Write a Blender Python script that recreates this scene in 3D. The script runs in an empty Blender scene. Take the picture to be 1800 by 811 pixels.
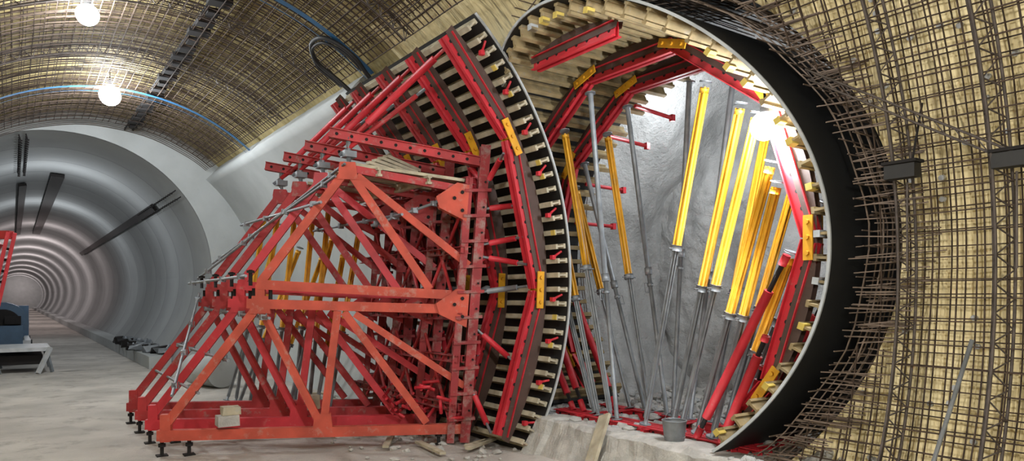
import bpy, math, random
from mathutils import Vector, Matrix, noise
random.seed(7)
V=Vector
sc=bpy.context.scene
try: sc.view_settings.view_transform='Standard'
except Exception: pass

# ---- site frame: x = across the cavern (L), y = along the cavern axis (s), z up
E=(0.818,0.575); D=(-0.575,0.818); O=(-3.22,8.62)
ANG=math.atan2(0.575,0.818)
SITE=Matrix.Translation((O[0],O[1],0))@Matrix.Rotation(ANG,4,'Z')
SINV=SITE.inverted()
def loc(X,Y,Z): return SINV@V((X,Y,Z))

# ---------------- materials
def mat(name,col,rough=.7,metal=0,var=.25,scale=4,bump=.0,bscale=None,col2=None,emit=None,dirt=None,bdist=.05):
    m=bpy.data.materials.new(name); m.use_nodes=True
    nt=m.node_tree; N=nt.nodes; L=nt.links
    bs=N['Principled BSDF']
    bs.inputs['Roughness'].default_value=rough; bs.inputs['Metallic'].default_value=metal
    tc=N.new('ShaderNodeTexCoord')
    nz=N.new('ShaderNodeTexNoise'); nz.inputs['Scale'].default_value=scale; nz.inputs['Detail'].default_value=6
    L.new(tc.outputs['Object'],nz.inputs['Vector'])
    rp=N.new('ShaderNodeValToRGB')
    c2=col2 if col2 else tuple(c*(1-var) for c in col)
    rp.color_ramp.elements[0].position=.35; rp.color_ramp.elements[1].position=.65
    rp.color_ramp.elements[0].color=(*c2,1); rp.color_ramp.elements[1].color=(*col,1)
    L.new(nz.outputs['Fac'],rp.inputs['Fac'])
    out=rp.outputs['Color']
    if dirt:
        n2=N.new('ShaderNodeTexNoise'); n2.inputs['Scale'].default_value=dirt[1]; n2.inputs['Detail'].default_value=8; n2.inputs['Roughness'].default_value=.7
        L.new(tc.outputs['Object'],n2.inputs['Vector'])
        r2=N.new('ShaderNodeValToRGB'); r2.color_ramp.elements[0].position=dirt[2]; r2.color_ramp.elements[1].position=dirt[2]+.14
        L.new(n2.outputs['Fac'],r2.inputs['Fac'])
        mx=N.new('ShaderNodeMix'); mx.data_type='RGBA'
        L.new(r2.outputs['Color'],mx.inputs['Factor']); L.new(out,mx.inputs['A']); mx.inputs['B'].default_value=(*dirt[0],1)
        out=mx.outputs['Result']
    L.new(out,bs.inputs['Base Color'])
    if bump:
        n3=N.new('ShaderNodeTexNoise'); n3.inputs['Scale'].default_value=bscale or scale*4; n3.inputs['Detail'].default_value=8; n3.inputs['Roughness'].default_value=.65
        L.new(tc.outputs['Object'],n3.inputs['Vector'])
        bp=N.new('ShaderNodeBump'); bp.inputs['Strength'].default_value=bump; bp.inputs['Distance'].default_value=bdist
        L.new(n3.outputs['Fac'],bp.inputs['Height']); L.new(bp.outputs['Normal'],bs.inputs['Normal'])
    if emit:
        bs.inputs['Emission Color'].default_value=(*emit[0],1); bs.inputs['Emission Strength'].default_value=emit[1]
    return m
M={}
M['red']=mat('red_paint',(.48,.03,.035),.6,0,.35,3,dirt=((.32,.17,.15),5,.55))
M['dred']=mat('dusty_dark_red_paint',(.33,.03,.035),.7,0,.35,3,dirt=((.27,.17,.15),4,.50))
M['bred']=mat('bright_red_paint',(.58,.025,.04),.5,0,.25,3,dirt=((.42,.16,.14),6,.6))
M['orange']=mat('faded_red_paint',(.56,.085,.05),.7,0,.3,3,dirt=((.42,.21,.17),5,.56))
M['yellow']=mat('yellow_paint',(.76,.38,.02),.5,0,.25,4,dirt=((.52,.38,.2),6,.62))
M['galv']=mat('galvanised_steel',(.26,.285,.31),.5,.4,.3,6)
M['wood']=mat('formwork_timber',(.50,.45,.33),.85,0,.35,5,dirt=((.42,.40,.34),8,.55))
M['wood2']=mat('warm_formwork_timber',(.34,.26,.13),.85,0,.4,5,dirt=((.27,.24,.18),8,.55))
M['woody']=mat('yellow_timber_end',(.62,.47,.10),.7,0,.2,5)
M['brown']=mat('brown_plywood',(.085,.05,.04),.6,0,.3,3,dirt=((.15,.11,.10),5,.6))
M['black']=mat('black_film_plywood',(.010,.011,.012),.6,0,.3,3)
M['dark']=mat('dark_hole',(.01,.008,.008),.9)
M['rebar']=mat('rusty_rebar',(.075,.048,.033),.75,.2,.5,8)
M['rebar2']=mat('grey_rebar',(.11,.09,.08),.65,.3,.4,8)
M['rebar3']=mat('light_rusty_rebar',(.22,.165,.13),.6,.2,.4,8)
M['conc']=mat('concrete',(.40,.42,.42),.9,0,.12,1.2,.15,6,dirt=((.33,.345,.35),2.5,.6))
M['edge']=mat('pale_edge',(.45,.48,.50),.6)
M['blue']=mat('blue_waterstop',(.02,.10,.22),.5)
M['bag']=mat('white_rubble',(.52,.51,.48),.9,0,.3,5,.6,20)
M['shot']=mat('shotcrete',(.54,.55,.55),1,0,.22,1.6,.9,11,dirt=((.40,.41,.41),1.0,.55),bdist=.10)
M['lamp']=mat('lamp_glass',(1,1,1),.3,emit=((.93,.97,1),200))
M['vehblue']=mat('vehicle_blue',(.03,.08,.15),.5)
M['white']=mat('white_paint',(.5,.52,.54),.6)
M['rubber']=mat('black_rubber',(.015,.015,.015),.6)

def fabric(name,col,c2):
    m=mat(name,col,.85,0,.22,.9,col2=c2)
    nt=m.node_tree;N=nt.nodes;L=nt.links;bs=N['Principled BSDF']
    tc=N.new('ShaderNodeTexCoord')
    mp=N.new('ShaderNodeMapping'); mp.inputs['Scale'].default_value=(.5,2.6,.5)
    L.new(tc.outputs['Object'],mp.inputs['Vector'])
    n=N.new('ShaderNodeTexNoise'); n.inputs['Scale'].default_value=1.5; n.inputs['Detail'].default_value=4; n.inputs['Distortion'].default_value=.6
    L.new(mp.outputs['Vector'],n.inputs['Vector'])
    b=N.new('ShaderNodeBump'); b.inputs['Strength'].default_value=.9; b.inputs['Distance'].default_value=.25
    L.new(n.outputs['Fac'],b.inputs['Height']); L.new(b.outputs['Normal'],bs.inputs['Normal'])
    return m
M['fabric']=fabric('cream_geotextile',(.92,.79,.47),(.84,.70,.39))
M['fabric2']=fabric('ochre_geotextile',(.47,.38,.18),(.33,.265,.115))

def lining():
    m=mat('tunnel_lining_concrete',(.37,.385,.39),.95,0,.12,.5)
    nt=m.node_tree;N=nt.nodes;L=nt.links;bs=N['Principled BSDF']
    bs.inputs['Specular IOR Level'].default_value=.1
    tc=N.new('ShaderNodeTexCoord')
    w=N.new('ShaderNodeTexWave'); w.bands_direction='Y'; w.wave_profile='SAW'; w.inputs['Scale'].default_value=.105; w.inputs['Distortion'].default_value=.05
    L.new(tc.outputs['Object'],w.inputs['Vector'])
    r=N.new('ShaderNodeValToRGB'); r.color_ramp.elements[0].color=(.68,.68,.68,1); r.color_ramp.elements[1].color=(1,1,1,1)
    r.color_ramp.elements[1].position=.07
    e=r.color_ramp.elements.new(.95); e.color=(.90,.90,.90,1)
    L.new(w.outputs['Fac'],r.inputs['Fac'])
    src=bs.inputs['Base Color'].links[0].from_socket
    mx=N.new('ShaderNodeMix'); mx.data_type='RGBA'; mx.blend_type='MULTIPLY'; mx.inputs['Factor'].default_value=1
    L.new(src,mx.inputs['A']); L.new(r.outputs['Color'],mx.inputs['B']); L.new(mx.outputs['Result'],bs.inputs['Base Color'])
    return m
M['lining']=lining()
M['floor']=mat('dusty_floor',(.53,.50,.46),.9,0,.3,.7,.8,9,dirt=((.30,.28,.255),1.3,.53))

# ---------------- mesh builder
class B:
    def __init__(s,mats): s.v=[];s.f=[];s.mi=[];s.mats=mats;s.smooth=[]
    def m(s,k):
        if k not in s.mats: s.mats.append(k)
        return s.mats.index(k)
    def face(s,idx,k,sm=False): s.f.append(idx); s.mi.append(s.m(k)); s.smooth.append(sm)
    def beam(s,p,q,w,h,k,up=(0,0,1),ou=0,ov=0):
        p=V(p);q=V(q);a=(q-p).normalized();u=V(up)
        sd=a.cross(u)
        if sd.length<1e-3: sd=a.cross(V((1,0,0)))
        sd.normalize(); up2=sd.cross(a).normalized()
        o=sd*ou+up2*ov; n=len(s.v)
        for c in (p+o,q+o):
            for i,j in ((-1,-1),(1,-1),(1,1),(-1,1)): s.v.append(c+sd*(i*w/2)+up2*(j*h/2))
        for f in ((3,2,1,0),(4,5,6,7),(0,1,5,4),(1,2,6,5),(2,3,7,6),(3,0,4,7)): s.face([n+i for i in f],k)
    def tube(s,p,q,r,k,n=8,r2=None,cap=True):
        s.path([p,q],r,k,n,cap,r2)
    def path(s,pts,r,k,n=4,cap=True,r2=None):
        pts=[V(p) for p in pts]; base=len(s.v)
        for i,p in enumerate(pts):
            a=(pts[min(i+1,len(pts)-1)]-pts[max(i-1,0)]).normalized()
            ref=V((0,0,1)) if abs(a.z)<.9 else V((1,0,0))
            x=a.cross(ref).normalized(); y=x.cross(a)
            rr=r2 if (r2 is not None and i==len(pts)-1) else r
            for j in range(n):
                t=2*math.pi*(j+.5)/n; s.v.append(p+x*(math.cos(t)*rr)+y*(math.sin(t)*rr))
        for i in range(len(pts)-1):
            for j in range(n):
                a=base+i*n+j;b=base+i*n+(j+1)%n
                s.face([a,b,b+n,a+n],k,n>5)
        if cap:
            s.face([base+j for j in range(n)],k); s.face([base+(len(pts)-1)*n+n-1-j for j in range(n)],k)
    def ibeam(s,p,q,up,k='wood',H=.2,e=None):
        s.beam(p,q,.08,.04,k,up,0,H/2-.02); s.beam(p,q,.08,.04,k,up,0,-H/2+.02); s.beam(p,q,.03,H-.08,k,up)
    def waler(s,p,q,up,k='red',H=.2):
        for g in (-1,1):
            s.beam(p,q,.014,H,k,up,g*.03)
            for e in (-1,1): s.beam(p,q,.055,.014,k,up,g*.06,e*(H/2-.007))
        p=V(p);q=V(q);Ln=(q-p).length;a=(q-p)/Ln
        sd=a.cross(V(up)).normalized()
        n=max(1,int(Ln/.22))
        for i in range(n):
            c=p+a*((i+.5)*Ln/n)
            s.tube(c-sd*.04,c+sd*.04,.028,'dark',8)
    def rock(s,c,r,k):
        n=len(s.v); c=V(c)
        ph=(1+5**.5)/2
        P=[(-1,ph,0),(1,ph,0),(-1,-ph,0),(1,-ph,0),(0,-1,ph),(0,1,ph),(0,-1,-ph),(0,1,-ph),(ph,0,-1),(ph,0,1),(-ph,0,-1),(-ph,0,1)]
        F=[(0,11,5),(0,5,1),(0,1,7),(0,7,10),(0,10,11),(1,5,9),(5,11,4),(11,10,2),(10,7,6),(7,1,8),(3,9,4),(3,4,2),(3,2,6),(3,6,8),(3,8,9),(4,9,5),(2,4,11),(6,2,10),(8,6,7),(9,8,1)]
        sx,sy,sz=[random.uniform(.6,1.2) for _ in range(3)]
        for x,y,z in P:
            j=random.uniform(.75,1.2)*r/1.9
            s.v.append(c+V((x*sx*j,y*sy*j,z*sz*j*.7)))
        for f in F: s.face([n+i for i in f],k)
    def box(s,c,sx,sy,sz,k,jit=0):
        c=V(c); n=len(s.v)
        for z in (-1,1):
            for i,j in ((-1,-1),(1,-1),(1,1),(-1,1)):
                s.v.append(c+V((i*sx/2+random.uniform(-jit,jit),j*sy/2+random.uniform(-jit,jit),z*sz/2+random.uniform(-jit,jit))))
        for f in ((3,2,1,0),(4,5,6,7),(0,1,5,4),(1,2,6,5),(2,3,7,6),(3,0,4,7)): s.face([n+i for i in f],k)
    def grid(s,nu,nv,fn,k,sm=True,keep=None):
        n=len(s.v)
        for i in range(nu):
            for j in range(nv): s.v.append(V(fn(i,j)))
        for i in range(nu-1):
            for j in range(nv-1):
                kk=k(i,j) if callable(k) else k
                s.face([n+i*nv+j,n+(i+1)*nv+j,n+(i+1)*nv+j+1,n+i*nv+j+1],kk,sm)
    def obj(s,name,parent=None):
        me=bpy.data.meshes.new(name); me.from_pydata([tuple(v) for v in s.v],[],s.f)
        for k in s.mats: me.materials.append(M[k])
        me.polygons.foreach_set('material_index',s.mi); me.polygons.foreach_set('use_smooth',s.smooth)
        me.update()
        o=bpy.data.objects.new(name,me); sc.collection.objects.link(o)
        o.matrix_world=SITE
        return o

rad=math.radians
ZC=2.72; RW=5.75; RF=5.1           # cavern centre height, membrane radius, formed face radius
S0=-1.2; Z0=3.1; RB=3.3; RH=3.75   # branch tunnel axis and radii
SR=18.0
def cav(R,th,s): return V((R*math.cos(th),s,ZC+R*math.sin(th)))
def br(L,ph,r): return V((L,S0-r*math.cos(ph),Z0+r*math.sin(ph)))
def Lat(R,z): return math.sqrt(max(.2,R*R-(z-ZC)**2))

# ---------------- cavern shell (membrane)
def shell(name,s0,s1,ds,t0,t1,dt,R,hole=None,k='fabric'):
    b=B([k]); ns=int(round((s1-s0)/ds))+1; ntt=int(round((t1-t0)/dt))+1
    P={};ins={}
    for i in range(ns):
        for j in range(ntt):
            s=s0+(s1-s0)*i/(ns-1); t=rad(t0+(t1-t0)*j/(ntt-1))
            amp=.06*noise.noise(V((s*1.2,t*R*.3,3)))+.03*noise.noise(V((s*4,t*R*.6,7)))
            p=cav(R+amp,t,s); d=math.hypot(s-S0,p.z-Z0)
            ins[i,j]=bool(hole) and d<hole and math.cos(t)>0; P[i,j]=(p,d)
    idx={}
    def vid(i,j):
        if (i,j) in idx: return idx[i,j]
        p,d=P[i,j]
        if ins[i,j]:
            f=hole/max(d,.01); s=S0+(p.y-S0)*f; z=Z0+(p.z-Z0)*f
            p=V((Lat(R,z),s,z))
        b.v.append(p); idx[i,j]=len(b.v)-1; return idx[i,j]
    for i in range(ns-1):
        for j in range(ntt-1):
            c=[(i,j),(i+1,j),(i+1,j+1),(i,j+1)]
            if all(ins[q] for q in c): continue
            t=t0+(t1-t0)*j/(ntt-1); s=s0+(s1-s0)*i/(ns-1)
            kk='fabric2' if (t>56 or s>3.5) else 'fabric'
            b.face([vid(*q) for q in c],kk,True)
    return b.obj(name)
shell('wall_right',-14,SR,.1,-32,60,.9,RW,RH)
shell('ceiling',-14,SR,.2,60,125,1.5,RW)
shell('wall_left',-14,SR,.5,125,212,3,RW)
b=B(['conc']); b.grid(2,33,lambda i,j:(0,-14,ZC) if i==0 else cav(RW+.1,2*math.pi*j/32,-14),'conc',False); b.obj('added_end_cap')  # unseen end cap behind the camera, added to keep light in

# ---------------- cast concrete side wall
b=B(['conc']); t0,t1=-33,49.7
def f(i,j):
    s=5.02+(SR-5.02)*i/40
    if j<=30: return cav(RF,rad(t0+(t1-t0)*j/30),s)
    return cav(RW+.05,rad(t1),s)
b.grid(41,32,f,'conc'); 
b.grid(2,31,lambda i,j: cav(RF if i==0 else RW+.1,rad(t0+(t1-t0)*j/30),5.02),'conc',False)
b.obj('concrete_side_wall')

# ---------------- bulkhead ring + tunnel
TL,TZ,TR=-.96,3.3,4.46
b=B(['conc'])
b.grid(2,97,lambda i,j:(TL+TR*math.cos(2*math.pi*j/96),SR-.05,TZ+TR*math.sin(2*math.pi*j/96)) if i==0 else cav(RW+.15,2*math.pi*j/96,SR-.05),'conc',False)
b.obj('wall_bulkhead')
NT=60
b=B(['lining'])
def f(i,j):
    s=SR-.05+i*3.0; t=2*math.pi*j/96
    return (TL+TR*math.cos(t),s,TZ+TR*math.sin(t))
b.grid(NT,97,f,'lining'); b.obj('tunnel_lining')
SE=SR-.05+(NT-1)*3
b=B(['conc']); b.grid(2,33,lambda i,j:(TL,SE,TZ) if i==0 else (TL+TR*math.cos(2*math.pi*j/32),SE,TZ+TR*math.sin(2*math.pi*j/32)),'conc',False); b.obj('wall_tunnel_end')
b=B(['conc']); 
for s in range(0,58):
    b.box((TL+2.8,SR+1.5+s*3,.2),.7,2.98,.42,'conc')
    b.box((TL-2.8,SR+1.5+s*3,.2),.7,2.98,.42,'conc')
b.obj('tunnel_walkway_kerb')
b=B(['dark'])
def tp(al,s,r=TR-.06): a=rad(al); return V((TL+r*math.sin(a),s,TZ+r*math.cos(a)))
for al,a0,a1,w in ((50,23,60,.3),(3,27,60,.5),(-13,30,60,.3)):
    up=V((math.sin(rad(al)),0,math.cos(rad(al)))); b.beam(tp(al,a0,TR-.12),tp(al,a1,TR-.12),w,.12,'dark',up)
for al in (49,52.5,-13,-15.5):
    for i in range(20):
        s=18.5+i*.42; b.tube(tp(al,s,TR),tp(al,s,TR-.2),.02,'dark',5)
        b.box(tp(al,s,TR-.2),.09,.1,.04,'dark')
b.obj('tunnel_cable_rail')

# ---------------- floor
b=B(['floor'])
def f(i,j):
    L=-7+13*j/130; s=-14+i*.125
    z=.03*noise.noise(V((L*.8,s*.8,0)))+.02*noise.noise(V((L*3,s*3,5)))+.008*noise.noise(V((L*9,s*9,5)))
    if L>5: z-=.1
    return (L,s,z-.02)
b.grid(265,131,f,'floor')
b.grid(2,2,lambda i,j:(-6+10*j,19-.001+i*180,-.02),'floor')
b.obj('floor')

# ---------------- branch bore
b=B(['black','shot'])
NU=90;NP=181
def f(i,j):
    ph=2*math.pi*j/(NP-1); z=Z0+RH*math.sin(ph); Ls=Lat(RW,z)
    L=Ls+(10.5-Ls)*i/(NU-1)
    a=max(0,min(1,(L-6.6)/1)); c=math.cos(ph);sn=math.sin(ph)
    r=RH+a*(.25*noise.noise(V((L*.8,c*2.5,sn*2.5)))+.06*noise.noise(V((L*3,c*9,sn*9)))+.03*noise.noise(V((L*8,c*24,sn*24)))+.12)
    return br(L,ph,r)
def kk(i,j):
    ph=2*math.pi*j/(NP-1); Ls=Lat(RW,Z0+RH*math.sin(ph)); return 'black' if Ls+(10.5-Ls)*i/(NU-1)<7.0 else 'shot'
b.grid(NU,NP,f,kk); b.obj('wall_branch_bore')
b=B(['shot'])
def f(i,j):
    y=-4.2+8.4*i/140; z=-4.2+8.4*j/140
    n=.45*noise.noise(V((y*.5,z*.5,1)))+.11*noise.noise(V((y*1.7,z*1.7,1)))+.05*noise.noise(V((y*5,z*5,4)))+.025*noise.noise(V((y*12,z*12,4)))
    n+=.35*(1/(1+math.exp(-(y+.8+.6*math.sin(z*.9))*-6)))
    return (10.0+n,S0+y,Z0+z)
b.grid(141,141,f,'shot'); b.obj('wall_branch_face')
b=B(['bag'])
b.grid(50,40,lambda i,j:(4.75+5.8*i/49,-4.9+7.4*j/39,.42+.08*noise.noise(V((i*.3,j*.3,0)))+.05*noise.noise(V((i*.9,j*.9,0)))),'bag'); b.obj('floor_branch')

b=B(['bag'])
def f(i,j):
    s=-4.4+4.5*i/90
    prof=[(4.2,-.05),(4.32,.12),(4.42,.3),(4.48,.48),(4.6,.53),(5.0,.5),(5.4,.46)]
    L,z=prof[j]; n=noise.noise(V((s*2,j*.5,2))); st=.04*(1 if math.sin(s*2.3+.5)>0 else -1) if j<6 else 0
    return (L+.05*n-st*(j<4)+.03*noise.noise(V((s*6,j,9))),s,z+.03*n+.02*noise.noise(V((s*7,j,3)))+st*.4*(j in(3,4,5)))
b.grid(91,7,f,'bag',False); b.obj('concrete_invert_kerb')

# ---------------- rebar
def inhole(p,r): return p.x>0 and math.hypot(p.y-S0,p.z-Z0)<r
def skip(p,th,r): return inhole(p,r) or (th<52 and p.y>-.1 and p.y<SR) 
b=B(['rebar','rebar2'])
def arcs(R,step,t0,t1,r,hr,sa=-9,sb=17.9,k='rebar'):
    s=sa
    while s<sb:
        run=[]; ss=s+random.uniform(-.02,.02); dr=random.uniform(-.03,.03)
        t=t0
        while t<=t1:
            p=cav(R+dr+.02*noise.noise(V((ss,t*.1,0))),rad(t),ss+.03*noise.noise(V((ss*3,t*.05,4))))
            if skip(p,t,hr):
                if len(run)>1: b.path(run,r,k,4,False)
                run=[]
            else: run.append(p)
            t+=3
        if len(run)>1: b.path(run,r,k,4,False)
        s+=step
def longs(R,stepdeg,t0,t1,r,hr,sa=-9,sb=17.9,k='rebar'):
    t=t0
    while t<t1:
        run=[]; s=sa; tt=t+random.uniform(-.15,.15); dr=random.uniform(-.03,.02)
        while s<=sb:
            p=cav(R+dr+.02*noise.noise(V((s,t,1))),rad(tt+.25*noise.noise(V((s*.7,t,1)))),s)
            if skip(p,t,hr):
                if len(run)>1: b.path(run,r,k,4,False)
                run=[]
            else: run.append(p)
            s+=.5 if s<2 else 1.0
        if len(run)>1: b.path(run,r,k,4,False)
        t+=stepdeg
arcs(RW-.12,.13,-30,150,.0085,RH+.02); longs(RW-.1,1.3,-30,150,.0085,RH+.02)
arcs(RF+.30,.24,-30,62,.009,RH-.12,k='rebar',sb=-1); longs(RF+.28,2.4,-30,62,.009,RH-.15,k='rebar',sb=0)
arcs(RF+.24,.18,52,150,.011,RH-.12,k='rebar'); longs(RF+.22,2.0,52,150,.010,RH-.15,k='rebar')
b.obj('rebar_mesh')
b=B(['rebar','rebar3'])
for i in range(210):
    ph=rad(random.uniform(-48,80)); z=Z0+RH*math.sin(ph)
    L=Lat(RW,z)-random.uniform(.05,.5); ri=RH-random.uniform(.05,.38); ro=RH+random.uniform(.2,.5)
    tl=random.uniform(-.05,.05)
    p=V((L,S0-math.cos(ph)*ri,z)); q=V((L+.03,S0-math.cos(ph)*RH-(ro-RH),z+tl))
    b.tube(p,q,.009,'rebar3',4)
for r,dl in ((3.5,.2),(3.66,.2)):
    for i in range(11):
        run=[]
        for j in range(60):
            ph=rad(-50+280*j/59); L=Lat(RW,Z0+r*math.sin(ph))-.25+i*dl
            run.append(br(L,ph,r+.02*math.sin(j*1.3)))
        b.path(run,.010,'rebar3',4,False)
    for j in range(100):
        ph=rad(-50+280*j/99); L=Lat(RW,Z0+r*math.sin(ph))-random.uniform(.2,.5); b.tube(br(L,ph,r),br(7.2,ph,r),.009,'rebar3',4)
b.obj('branch_rebar_cage')

b=B(['rebar2'])
def girder(s,t0,t1,hr):
    ch=[]; 
    for R,o in ((RF+.14,0),(RF+.34,-.09),(RF+.34,.09)):
        run=[cav(R,rad(t),s+o) for t in range(t0,t1,3) if not inhole(cav(R,rad(t),s+o),hr)]
        b.path(run,.015,'rebar2',6,False); ch.append(run)
    n=min(len(c) for c in ch)
    for i in range(n-1):
        for a in (1,2):
            m=(ch[a][i]+ch[a][i+1])/2; b.tube(ch[0][i],m,.008,'rebar2',4); b.tube(m,ch[0][i+1],.008,'rebar2',4)
for s,t0,t1 in ((-6.05,-29,140),(-5.15,-29,140),(2.2,52,140),(6,52,140),(9.5,52,140),(-3.0,40,140),(-1,46,140)): girder(s,t0,t1,RH)
b.obj('lattice_girder')

b=B(['blue'])
for s in (3.9,12.6):
    b.grid(40,2,lambda i,j:cav(RF+.16,rad(50+2.6*i),s-.08+.16*j),'blue')
    b.grid(40,2,lambda i,j:cav(RF+.10,rad(50+2.6*i),s+.2+.03*j),'blue')
b.obj('waterstop_strip')
b=B(['dark','rebar'])
for i in range(22):
    s=4+i*.62; t=rad(80.5)
    b.box(cav(RF+.25,t,s),.22+.1*(i%3),.3,.1,'dark')
for o in (-.12,.12): b.tube((.85+o,2,ZC+5.3),(.85+o,17.8,ZC+5.3),.03,'dark',5)
b.obj('crown_injection_pipe')

b=B(['rubber'])
ctl=[(5.0,49),(5.05,53),(5.1,58),(4.85,61),(4.5,62.5),(4.1,62),(3.9,59),(3.85,55),(3.95,51.5),(4.0,49)]
pts=[]
for i in range(len(ctl)-1):
    p0=ctl[max(i-1,0)];p1=ctl[i];p2=ctl[i+1];p3=ctl[min(i+2,len(ctl)-1)]
    for q in range(5):
        u=q/5
        c=[.5*((2*p1[a])+(-p0[a]+p2[a])*u+(2*p0[a]-5*p1[a]+4*p2[a]-p3[a])*u*u+(-p0[a]+3*p1[a]-3*p2[a]+p3[a])*u**3) for a in (0,1)]
        pts.append(cav(5.2,rad(c[1]),c[0]))
b.path(pts,.045,'rubber',8); b.path([p+V((.06,.12,-.05)) for p in pts[4:-6]],.03,'rubber',8); b.obj('ventilation_hose')

# ---------------- main wall formwork
b=B(['black','wood','brown','bred','yellow','edge','woody','dark','red'])
ta,tb=-32.5,50
SL=4.97
for R,k in ((RF,'black'),(RF-.035,'black')):
    b.grid(2,61,lambda i,j:cav(R,rad(ta+(tb-ta)*j/60),SL*i),k)
run=[cav(RF-.017,rad(ta+(tb-ta)*j/60),-.005) for j in range(61)]
for j in range(60): b.beam(run[j],run[j+1],.03,.04,'edge',(0,1,0))
nb=31
for i in range(nb):
    t=rad(ta+1+(tb-ta-2)*i/(nb-1)); up=V((math.cos(t),0,math.sin(t)))
    s0=.02+random.uniform(0,.04)
    b.ibeam(cav(RF-.14,t,s0),cav(RF-.14,t,SL),up)
    if random.random()<.35: b.beam(cav(RF-.24,t,s0-.01),cav(RF-.24,t,s0+.09),.085,.015,'woody',up)
    if i%3==1:
        b.tube(cav(RF-.26,t+.012,.12),cav(RF-.08,t+.03,.12),.02,'bred',6); b.box(cav(RF-.26,t+.012,.12),.07,.07,.07,'bred')
ths=[51.0,28.4,-2.2,-32.5]; RV=4.70
WS=[.38,1.5,2.65,3.8,4.8]
for wi,s in enumerate(WS):
    vs=[cav(RV,rad(t),s) for t in ths]
    for a in range(3):
        p,q=vs[a],vs[a+1]; d=(q-p).normalized(); p2=p+d*.04;q2=q-d*.04
        mid=(p+q)/2; up=V((mid.x,0,mid.z-ZC)).normalized()
        b.waler(p2,q2,up,'bred' if wi<2 else 'red')
        n=12
        for off in (-.05,):
            def fn(i,j):
                w=p.lerp(q,j/n); th=math.atan2(w.z-ZC,w.x); rr=math.hypot(w.x,w.z-ZC)
                return V((math.cos(th)*(RF-.235 if i else rr),s+off,ZC+math.sin(th)*(RF-.235 if i else rr)))
            b.grid(2,n+1,fn,'brown',False)
    for a in (1,2):
        c=cav(RV,rad(ths[a]),s); t=rad(ths[a]); tg=V((-math.sin(t),0,math.cos(t))); 
        up=V((math.cos(t),0,math.sin(t)))
        for sgn in (-1,1): b.beam(c-tg*.3+V((0,sgn*.1,0)),c+tg*.3+V((0,sgn*.1,0)),.02,.13,'yellow',up)
        for d in (-.2,0,.2): b.tube(c+tg*d-V((0,.14,0)),c+tg*d+V((0,.14,0)),.03,'yellow',6)
b.obj('side_formwork')

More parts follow.
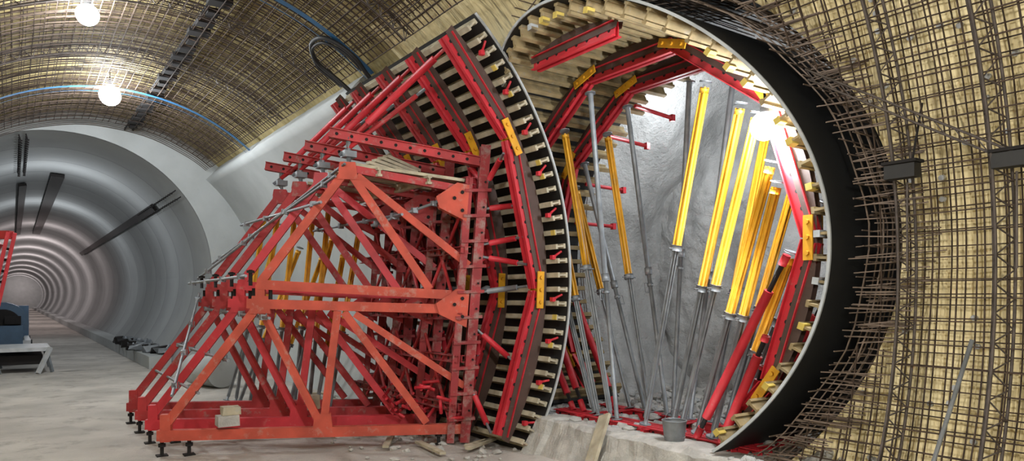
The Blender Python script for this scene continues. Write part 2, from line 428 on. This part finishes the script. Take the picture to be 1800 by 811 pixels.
# ---------------- shoring frames
G=V((.981,.196,0)); DV=V((D[0],D[1],0)); BASE=V((-5.43,10.9,0))
def F(k,a,z):
    w=BASE+G*a+DV*(1.17*k); return loc(w.x,w.y,z)
Gl=F(0,1,0)-F(0,0,0); Nn=V((-Gl.y,Gl.x,0))
def screw_foot(b,p):
    b.tube(p,p+V((0,0,.3)),.028,'dark',8); b.box(p+V((0,0,.01)),.16,.16,.02,'dark'); b.tube(p+V((0,0,.14)),p+V((0,0,.19)),.055,'dark',8)
for k in range(4):
    c='orange' if k==0 else ('bred' if k==1 else 'red')
    b=B([c,'red','galv','dark','dred'])
    def bm(a1,z1,a2,z2,w=.12,h=.17,col=c): b.beam(F(k,a1,z1),F(k,a2,z2),w,h,col,(0,0,1) if abs(a2-a1)>.3 else Gl)
    bm(0,.3,4.8,.24,.14,.16)
    bm(.12,.2,.12,.62,.13,.15)
    bm(.15,.5,1.48,2.3,.11,.13)
    bm(1.3,2.32,4.65,2.22,.13,.15)
    bm(1.5,2.25,2.42,.38,.1,.12); bm(2.68,2.2,2.46,.38,.1,.12); bm(2.78,2.18,4.1,.36,.1,.12); bm(2.95,2.15,4.72,.95,.1,.11)
    bm(1.45,2.62,4.5,2.46,.13,.15)
    bm(1.5,2.3,1.5,2.62,.12,.14)
    bm(1.5,2.65,2.83,4.48,.11,.13); bm(2.86,4.45,4.15,2.55,.11,.13); bm(2.98,4.38,4.8,2.95,.1,.12)
    b.waler(F(k,2.55,5.06),F(k,5.12,4.66),(0,0,1),'red',.16)
    b.tube(F(k,2.85,4.5),F(k,2.85,5.0),.04,'galv',8); b.box(F(k,2.85,4.72),.2,.2,.1,'galv')
    bm(2.7,4.52,4.75,4.2,.1,.12,'red')
    for a,z,d in ((1.5,2.3,1),(2.45,.42,1),(2.84,4.45,1)):
        for o in (-.07,.07):
            P=[F(k,a-.16,z-.14)+Nn*o,F(k,a+.16,z-.14)+Nn*o,F(k,a+.12,z+.14)+Nn*o,F(k,a-.12,z+.14)+Nn*o]
            n=len(b.v); b.v+=P; b.face([n,n+1,n+2,n+3],c)
    for o in (-.09,.09):
        b.beam(F(k,4.72,.02)+Nn*o,F(k,5.08,4.95)+Nn*o,.03,.16,'dred',Gl)
        b.beam(F(k,4.48,.02)+Nn*o,F(k,4.80,4.4)+Nn*o,.03,.12,'dred',Gl)
    z=.4
    while z<4.5:
        bm(4.42+.073*z,z,4.86+.073*z,z+.02,.26,.05,'dred')
        b.tube(F(k,4.76+.073*z,z+.15)-Nn*.14,F(k,4.76+.073*z,z+.15)+Nn*.14,.018,'dark',6)
        z+=.42
    for z in (3.95,2.2):
        for o in (-.105,.105):
            P=[F(k,4.25,z+.12)+Nn*o,F(k,4.3,z-.06)+Nn*o,F(k,4.75,z-.28)+Nn*o,F(k,4.8,z+.32)+Nn*o,F(k,4.6,z+.36)+Nn*o]
            n=len(b.v); b.v+=P; b.face(list(range(n,n+5)),'red' if k else 'orange')
        for da,dz in ((4.55,.1),(4.68,-.1),(4.68,.2)):
            b.tube(F(k,da,z+dz)-Nn*.13,F(k,da,z+dz)+Nn*.13,.03,'dark',10)
    for a in (.06,.45): screw_foot(b,F(k,a,-.02))
    screw_foot(b,F(k,4.3,-.02)); 
    for a in (1.5,1.75):
        b.tube(F(k,a-.1,2.38),F(k,a-.1,2.56),.03,'dark',8)
    for a in (1.35,): 
        b.tube(F(k,a,2.6),F(k,a,2.85),.03,'dark',8); b.tube(F(k,a,2.8),F(k,a,2.84),.06,'dark',8)
    for wz,z in ((.3,.9),(.95,1.1),(1.35,1.9),(2.6,2.5),(2.95,3.1),(3.4,3.3),(3.9,3.9),(4.7,4.3)):
        for wi in ((k,k+1) if k==0 else (k+1,)):
            rr=4.5; L=math.sqrt(rr*rr-(wz-ZC)**2); q=V((L,WS[wi],wz)); p=F(k,4.78+.073*z,z)
            if wi==0 and wz in(.95,): continue
            col='galv' if abs(wz-2.6)<.01 else 'bred'
            b.tube(p,q,.022,'galv',6); m1=p.lerp(q,.2);m2=p.lerp(q,.8); b.tube(m1,m2,.048,col,8)
    wi=k
    q=cav(4.5,rad(49),WS[wi]); p=F(k,3.0,5.1)
    d=(q-p)
    b.tube(p,q,.028,'red',8); b.tube(p+d*.12,p+d*.9,.055,'bred',10)
    q=cav(4.5,rad(44),WS[k+1]); p=F(k,2.7,4.7); d=q-p; b.tube(p,q,.028,'galv',8); b.tube(p+d*.1,p+d*.9,.04,'red',10)
    b.obj('shoring_frame')

b=B(['galv','red','orange','dred'])
def coup(p): b.box(p,.075,.075,.085,'galv',.012); b.tube(p+V((.06,0,-.05)),p+V((.06,0,.06)),.01,'galv',5)
def gt(p,q,r=.024,k='galv',c=True):
    b.tube(p,q,r,k,8)
    if c:
        for t in (.08,.36,.64,.92): coup(p.lerp(q,t))
gt(F(-.15,.55,.95),F(3.3,.5,1.0)); gt(F(-.25,.95,1.45),F(3.2,.9,1.5)); 
gt(F(0,.2,.9),F(3.0,1.3,2.5)); gt(F(-.1,1.25,2.75),F(3.4,1.2,2.7)); gt(F(-.3,2.3,3.9),F(3.4,2.2,3.9)); gt(F(-.1,2.75,4.55),F(3.3,1.35,2.8))
gt(F(-.1,2.6,4.35),F(3.2,1.6,3.1)); gt(F(-.2,3.6,3.75),F(3.3,3.6,3.8)); gt(F(0,4.3,4.0),F(.2,3.3,3.6))
gt(F(-.4,1.5,2.1),F(3.2,1.4,2.2))
for a,z in ((4.55,.6),(4.6,1.4),(4.65,2.1),(4.7,3.2),(4.78,4.35)):
    b.waler(F(-.1,a,z),F(3.5,a,z),(0,0,1),'dred',.12)
for k in range(3):
    for (a1,z1,a2,z2) in ((4.5,.3,4.6,1.9),(4.6,2.2,4.7,3.9)):
        b.tube(F(k,a1,z1),F(k+1,a2,z2),.03,'red',8); b.tube(F(k+1,a1,z1),F(k,a2,z2),.03,'red',8)
b.obj('scaffold_bracing')

b=B(['wood'])
for i in range(5):
    b.beam(F(.05+i*.24,2.95,4.56+.01*i),F(.05+i*.24,4.75,4.36+.02*(i%2)),.2,.05,'wood')
for i in range(5): b.beam(F(1.3+i*.3,2.95,4.55),F(1.3+i*.3,4.4,4.38),.18,.05,'wood')
b.ibeam(F(-.1,3.3,4.44),F(2.6,3.3,4.44),(0,0,1),H=.14); b.ibeam(F(-.1,4.1,4.34),F(2.6,4.1,4.34),(0,0,1),H=.14)
for i in range(4): b.beam(F(.1+i*.05,3.2+i*.12,4.62+.05*i),F(.5+i*.1,4.1+i*.1,4.5+.05*i),.12,.05,'wood')
b.obj('timber_platform')
b=B(['bag','wood'])
b.box(F(0,1.0,.50),.3,.3,.16,'bag',.01); b.box(F(0,1.05,.65),.26,.2,.12,'wood',.01); b.obj('packing_block')
b=B(['wood']); b.box(F(1.6,2.9,.5),.25,.2,.25,'wood',.01); b.obj('timber_block')
b=B(['bred','red'])
for i in range(26):
    p=F(random.uniform(-.3,1.2),random.uniform(3.8,4.6),random.uniform(.4,1.0)); d=V((random.uniform(-1,1),random.uniform(-1,1),random.uniform(-1,1))).normalized()*.14
    b.tube(p-d,p+d,.03,'bred',6)
b.obj('formwork_clamp_pile')

# ---------------- props
def prop(p,q,kind,name='adjustable_steel_prop',fr=.5):
    b=B(['galv','yellow'])
    p=V(p);q=V(q);d=q-p; a=d.normalized()
    x=a.cross(V((0,0,1) if abs(a.z)<.95 else (0,1,0))).normalized(); y=x.cross(a)
    b.tube(p,p+a*.02,.09,'galv',8); b.tube(q-a*.02,q,.09,'galv',8)
    m=p+d*fr
    if kind=='Y':
        b.tube(p,m,.030,'galv',8)
        for i in range(4):
            o=x*math.cos(i*1.571+.785)*.034+y*math.sin(i*1.571+.785)*.034
            b.tube(p+o+a*.1,m+o,.010,'galv',5)
            o=o*1.3; b.tube(m+o,q-a*.08+o,.018,'yellow',6)
        b.tube(m,q-a*.1,.032,'yellow',8)
        b.tube(m-a*.03,m+a*.05,.08,'galv',10)
        b.tube(q-a*.16,q-a*.1,.065,'yellow',8)
        b.tube(m-x*.15,m+x*.15,.01,'galv',5)
    else:
        b.tube(p,m,.034,'galv',10); b.tube(m,q,.042,'galv',10); b.tube(m-a*.06,m+a*.06,.06,'galv',10)
        b.tube(m-a*.25,m-a*.2,.05,'galv',10)
        hx=m-a*.2; b.path([hx+x*.05,hx+x*.13,hx+x*.13-a*.15,hx+x*.05-a*.15],.008,'galv',5)
    b.obj(name)
ZB=.56
ringA=[(150,'Y',-.35),(138,'Y',-.55),(126,'Y',-.8),(109,'G',-1.0),(57,'Y',-1.55),(42,'Y',-2.0),(36,'Y',-2.2),(22,'Y',-2.45),(16,'Y',-2.75),(-3,'Y',-2.95)]
ringB=[(140,'G',-.6),(124,'Y',-.8),(111,'G',-1.1),(82,'G',-1.25),(64,'G',-1.6),(47,'Y',-1.9),(30,'Y',-2.2),(12,'G',-2.4),(150,'Y',-.3)]
for L,R in ((5.25,ringA),(6.15,ringB)):
    for ph,kd,sb in R:
        t=rad(ph); rr=2.86*math.cos(rad(18))/math.cos(rad((ph%36)-18))-.1
        q=br(L,t,rr); prop((L+random.uniform(-.08,.08),sb,ZB),q,kd,fr=random.uniform(.42,.55))
for (L1,s1,L2,s2,z2) in ((1.9,8.2,2.4,7.6,4.4),(2.0,7.4,2.5,6.9,4.4),(2.4,7.0,2.7,6.4,4.3),(2.6,6.2,2.9,5.8,4.4),(2.7,5.6,3.0,5.2,4.3),(1.8,7.6,3.2,7.6,3.6),(2.2,6.8,3.4,6.6,3.4),(2.4,6.0,3.4,6.0,3.8),(2.7,5.2,3.4,5.4,3.4),(2.9,5.0,3.6,4.9,4.2),(1.8,8.6,3.0,8.4,4.2)):
    prop((L1,s1,0.0),(L2,s2,z2),'Y',fr=.4)

def spindle(p,q):
    b=B(['bred','dark']); p=V(p);q=V(q);d=q-p
    b.tube(p,q,.03,'dark',8); b.tube(p+d*.12,p+d*.82,.06,'bred',12); b.tube(p,p+d*.06,.05,'bred',8); b.tube(q-d*.05,q,.05,'bred',8); b.obj('push_pull_brace')
spindle((5.1,-2.6,ZB),br(5.1,rad(-4),2.75)); spindle((5.1,-3.0,ZB),br(5.1,rad(-25),2.72)); spindle((5.3,-3.15,ZB),br(5.3,rad(-34),2.75)); spindle((6.1,-2.8,ZB),br(6.1,rad(-12),2.75))
spindle((5.25,.1,ZB),br(5.25,rad(190),2.7)); spindle((6.1,0.0,ZB),br(6.1,rad(180),2.7))
spindle((5.3,-.1,ZB),br(5.3,rad(172),2.75))

# ---------------- branch formwork ring
b=B(['black','wood2','brown','bred','yellow','edge','woody','dark'])
pa,pb=-51,231; LE=7.0
def Lr(ph,r=RB): return Lat(RF,Z0+r*math.sin(ph))
for R in (RB,RB-.035):
    b.grid(2,121,lambda i,j:br(Lr(rad(pa+(pb-pa)*j/120)) if i==0 else LE,rad(pa+(pb-pa)*j/120),R),'black')
run=[br(Lr(rad(pa+(pb-pa)*j/140))-.005,rad(pa+(pb-pa)*j/140),RB-.017) for j in range(141)]
for j in range(140): b.beam(run[j],run[j+1],.035,.025,'edge',(1,0,0))
nb=57
for i in range(nb):
    ph=rad(pa+2+(pb-pa-4)*i/(nb-1)); up=V((0,-math.cos(ph),math.sin(ph)))
    l0=Lr(ph)+.03+random.uniform(0,.05)
    b.ibeam(br(l0,ph,RB-.14),br(LE+random.uniform(-.1,.2),ph,RB-.14),up,'wood2')
    if random.random()<.45: b.beam(br(l0-.01,ph,RB-.2),br(l0+.12,ph,RB-.2),.08,.08,'woody' if random.random()<.7 else 'edge',up)
RV2=2.98
def ringw(L,angs,col='bred'):
    for a0,a1 in zip(angs[:-1],angs[1:]):
        p=br(L,rad(a0),RV2);q=br(L,rad(a1),RV2); d=(q-p).normalized(); mid=(p+q)/2; up=V((0,mid.y-S0,mid.z-Z0)).normalized()
        b.waler(p+d*.04,q-d*.04,up,col)
        n=10
        for oo in (-.05,.05):
            def fn(i,j):
                w=p.lerp(q,j/n); rr=math.hypot(w.y-S0,w.z-Z0); f=1 if i==0 else (RB-.235)/rr
                return V((L+oo,S0+(w.y-S0)*f,Z0+(w.z-Z0)*f))
            b.grid(2,n+1,fn,'brown',False)
    for a0 in angs[1:-1]:
        t=rad(a0); c=br(L,t,RV2); tg=V((0,math.sin(t),math.cos(t))); up=V((0,-math.cos(t),math.sin(t)))
        for sg in (-1,1): b.beam(c-tg*.26+V((sg*.1,0,0)),c+tg*.26+V((sg*.1,0,0)),.02,.12,'yellow',up)
        for dd in (-.18,0,.18): b.tube(c+tg*dd-V((.14,0,0)),c+tg*dd+V((.14,0,0)),.028,'yellow',6)
ringw(4.15,[72,108]); ringw(5.25,[-50,-36,0,36,72,108,144,180,216,230]); ringw(6.15,[-50,-36,0,36,72,108,144,180,216,230])
b.obj('branch_tunnel_formwork')
b=B(['bred'])
for ph in (150,165,130,115): b.tube(br(6.6,rad(ph),2.95),br(7.5,rad(ph),2.85),.035,'bred',8); b.box(br(7.5,rad(ph),2.85),.08,.08,.12,'bred')
b.obj('stop_end_brace')
b=B(['bred','dark'])
for L in (5.15,5.35,6.15): b.waler((L,.4,ZB-.07),(L,-3.55,ZB-.07),(0,0,1),'bred',.14)
for s in (-.3,-1.7,-3.2): b.waler((5.0,s,ZB-.06),(6.3,s,ZB-.06),(0,0,1),'bred',.10)
b.obj('steel_sole_beam')

b=B(['bag','shot'])
for i in range(320): b.rock((random.uniform(4.6,9.6),random.uniform(-4.1,1.8),.45+random.uniform(0,.06)),random.uniform(.04,.15),random.choice(['bag','shot']))
b.obj('rubble')
b=B(['shot','bag'])
def f(i,j):
    s=-6.4+2.3*i/40; L=4.2+1.5*j/24
    z=-.05+.75*(j/24)+.14*noise.noise(V((s*2,L*2,0)))+.08*noise.noise(V((s*6,L*6,3)))+.04*noise.noise(V((s*15,L*15,3)))
    return (L,s,z)
b.grid(41,25,f,'bag')
for i in range(120):
    u=random.random(); b.rock((4.25+1.2*u,random.uniform(-6.2,-4.2),.03+.62*u),random.uniform(.03,.10),'bag')
b.obj('concrete_haunch')
b=B(['shot','bag','wood'])
for i in range(220): b.rock((random.uniform(2.0,4.2),random.uniform(-1.0,9),0.0),random.uniform(.02,.09),'bag')
for i in range(14):
    p=V((random.uniform(2.2,4.0),random.uniform(.5,9),.06)); t=random.uniform(0,3.1); d=V((math.cos(t),math.sin(t),0))*random.uniform(.2,.6); b.beam(p-d,p+d,.1,.04,'wood')
b.obj('floor_debris')
b=B(['wood','rubber','galv'])
for i in range(7):
    b.box((8.2+random.uniform(-.2,.2),-2.6-random.uniform(0,1.3),.65+.22*(i%4)),.7,.5,.2,'wood',.03)
for i in range(5): b.beam((7.9,-1.9-i*.1,.6+i*.13),(8.3,-4.2,.7+i*.15),.08,.06,'wood')
b.obj('stacked_timber')

b=B(['wood']); b.beam((4.66,-1.3,.72),(4.1,-1.55,0.0),.22,.05,'wood',(1,0,0)); b.obj('timber_plank')
b=B(['galv','dark'])
c=V((4.78,-2.5,.54)); n=20
b.grid(2,n+1,lambda i,j:c+V(((.13+.03*i)*math.cos(2*math.pi*j/n),(.13+.03*i)*math.sin(2*math.pi*j/n),.26*i)),'galv')
b.grid(2,n+1,lambda i,j:c+V(((.01+.135*i)*math.cos(2*math.pi*j/n),(.01+.135*i)*math.sin(2*math.pi*j/n),.03+.02*i)),'bag')
b.path([c+V((.16*math.cos(2*math.pi*j/n),.16*math.sin(2*math.pi*j/n),.26)) for j in range(n+1)],.01,'galv',5)
b.path([c+V((.16*math.cos(math.pi*j/10),.02,.26+.14*math.sin(math.pi*j/10))) for j in range(11)],.005,'galv',4)
b.obj('bucket')
b=B(['galv']); b.tube((3.78,-5.85,0),(4.3,-6.23,2.05),.018,'galv',8); b.tube((3.78,-5.85,0),(3.79,-5.86,.06),.035,'galv',8); b.obj('steel_rod')
b=B(['rebar2'])
b.tube((4.75,-4.4,4.9),(5.2,-6.45,3.6),.012,'rebar2',6); b.tube((4.8,-4.4,4.8),(5.25,-6.45,3.5),.012,'rebar2',6)
for i in range(12):
    u=i/12; v=(i+.5)/12
    A=V((4.75,-4.4,4.9)).lerp(V((5.2,-6.45,3.6)),u); C=V((4.8,-4.4,4.8)).lerp(V((5.25,-6.45,3.5)),v); b.tube(A,C,.006,'rebar2',4)
b.obj('inclined_rebar_truss')
for p in ((5.02,-5.3,3.68),(5.2,-6.2,3.68)):
    b=B(['rubber','rebar2','dark']); b.box(p,.14,.3,.14,'rubber'); b.box(V(p)+V((0,0,.09)),.18,.34,.03,'dark'); b.tube(V(p)+V((.1,0,-.1)),V(p)+V((.1,0,-1.0)),.012,'rebar2',5); b.tube(V(p)+V((0,-.1,.1)),V(p)+V((.2,-.1,.7)),.012,'dark',5); b.obj('junction_box')

b=B(['white'])
for i in range(110):
    t=rad(random.uniform(-25,50)); s=random.uniform(-8,-4); p=cav(RW-.03,t,s)
    if inhole(p,RH+.1): continue
    b.tube(p,cav(RW-.07,t,s),.03,'white',8)
b.obj('membrane_fixing_disc')

# ---------------- left background objects
b=B(['vehblue','dark','white','rubber'])
c=V((-2.6,25,0))
b.tube(c+V((0,-1.6,1.45)),c+V((0,2.2,1.45)),.8,'vehblue',24); b.box(c+V((0,.3,.75)),1.7,4.4,.18,'white'); b.box(c+V((0,2.9,1.3)),1.7,1.2,1.6,'vehblue')
b.box(c+V((-.1,-2.1,.95)),1.4,.5,.9,'vehblue')
b.tube(c+V((0,-1.66,1.45)),c+V((0,-1.6,1.45)),.55,'dark',24)
for x in (-.75,.75):
    for y in (-1.3,2.3): b.tube(c+V((x-.15,y,.42)),c+V((x+.15,y,.42)),.42,'rubber',20); b.tube(c+V((x-.17,y,.42)),c+V((x+.17,y,.42)),.2,'white',12)
b.box(c+V((.3,-1.9,1.6)),.5,.1,.3,'dark')
b.obj('tanker_truck')
b=B(['white','galv','dark']); c=V((-2.1,20,0))
b.box(c+V((0,0,.75)),1.6,2.6,.12,'white'); 
for x in (-.7,.7):
    for y in (-1.1,1.1): b.beam(c+V((x,y,.7)),c+V((x+.15,y-.15,0)),.08,.08,'galv')
b.beam(c+V((.8,-1.3,.8)),c+V((.45,-1.6,.0)),.12,.1,'white')
b.box(c+V((0,0,.4)),1.2,2.0,.3,'dark'); b.obj('work_trailer')
b=B(['red'])
P=lambda X,Z:loc(X,14.0,Z)
b.waler(P(-9.85,3.7),P(-10.7,0.02),(0,1,0),'bred',.2); b.beam(P(-9.85,3.65),P(-12.2,3.65),.14,.16,'red'); b.beam(P(-10.1,3.5),P(-12.4,.1),.12,.12,'red'); b.beam(P(-10.7,.1),P(-12.4,.1),.14,.16,'red')
b.obj('steel_gantry_frame')
b=B(['conc']); b.tube((2.3,11.2,.42),(1.9,12.6,.42),.42,'conc',28); b.obj('concrete_pipe')
b=B(['dark','galv'])
for i in range(16):
    p=V((random.uniform(1.5,2.2),19+i*.55,.45)); b.beam(p,p+V((random.uniform(-.3,.3),random.uniform(-.4,.4),random.uniform(.1,.4))),.06,.06,'galv'); b.box(p+V((0,0,.1)),.5,.4,.22,'dark' if i%2 else 'galv',.08)
b.obj('scrap_pile')

# ---------------- lamps
def light(p,energy,col,parent=None):
    l=bpy.data.lights.new('work_or_fill_light','POINT'); l.energy=energy; l.shadow_soft_size=.15; l.color=col
    lo=bpy.data.objects.new('tunnel_fill_light' if parent is None else 'light',l); sc.collection.objects.link(lo)
    if parent: lo.parent=parent; lo.location=p
    else: lo.location=SITE@p
def lamp(world,energy,r=.13,col=(.93,.97,1)):
    p=loc(*world)
    b=B(['lamp','dark','galv'])
    n=12
    b.grid(n+1,n+1,lambda i,j:p+V((r*math.sin(math.pi*i/n)*math.cos(2*math.pi*j/n),r*math.sin(math.pi*i/n)*math.sin(2*math.pi*j/n),r*math.cos(math.pi*i/n))),'lamp')
    b.tube(p+V((0,0,r*.8)),p+V((0,0,r+.15)),.06,'dark',10); b.tube(p+V((0,0,r+.1)),p+V((0,0,r+.5)),.015,'dark',6)
    o=b.obj('work_or_fill_lamp')
    light(p+V((0,0,-r-.16)),energy,col,o)
lamp((-8.0,13.4,7.75),380,.2); lamp((-10.6,18.75,7.75),430,.26); lamp((3.02,8.5,4.46),220,.17)
# fill lamps outside the picture, globes included, added to brighten the cavern
lamp((-1.5,3.0,6.7),620,.1,(1,.98,.95)); lamp((1.6,-.2,4.4),800,.1,(1,.97,.92)); lamp((-4.5,7.0,7.6),240,.1)
for s in (25,38,52,66,80,95,112,130,150,175,190):
    light(V((TL+.2,s,5.6)),230 if s<60 else 420,(.93,.97,1) if s<50 else (1,.84,.82))  # bare lights without fixtures, added to brighten the tunnel and its far end
light(V((8.0,.3,5.6)),140,(.93,.97,1)); light(V((8.2,-2.0,3.6)),60,(.93,.97,1))  # unseen fill lights added to brighten the branch shotcrete

wd=bpy.data.worlds.new('World'); sc.world=wd; wd.use_nodes=True
wd.node_tree.nodes['Background'].inputs[0].default_value=(.6,.65,.7,1); wd.node_tree.nodes['Background'].inputs[1].default_value=.3

cd=bpy.data.cameras.new('camera'); cd.sensor_width=36; cd.lens=25.0; cd.shift_y=119.5/1800; cd.clip_end=400
co=bpy.data.objects.new('camera',cd); sc.collection.objects.link(co); co.location=(0,0,2.4); co.rotation_euler=(math.pi/2,0,0)
sc.camera=co
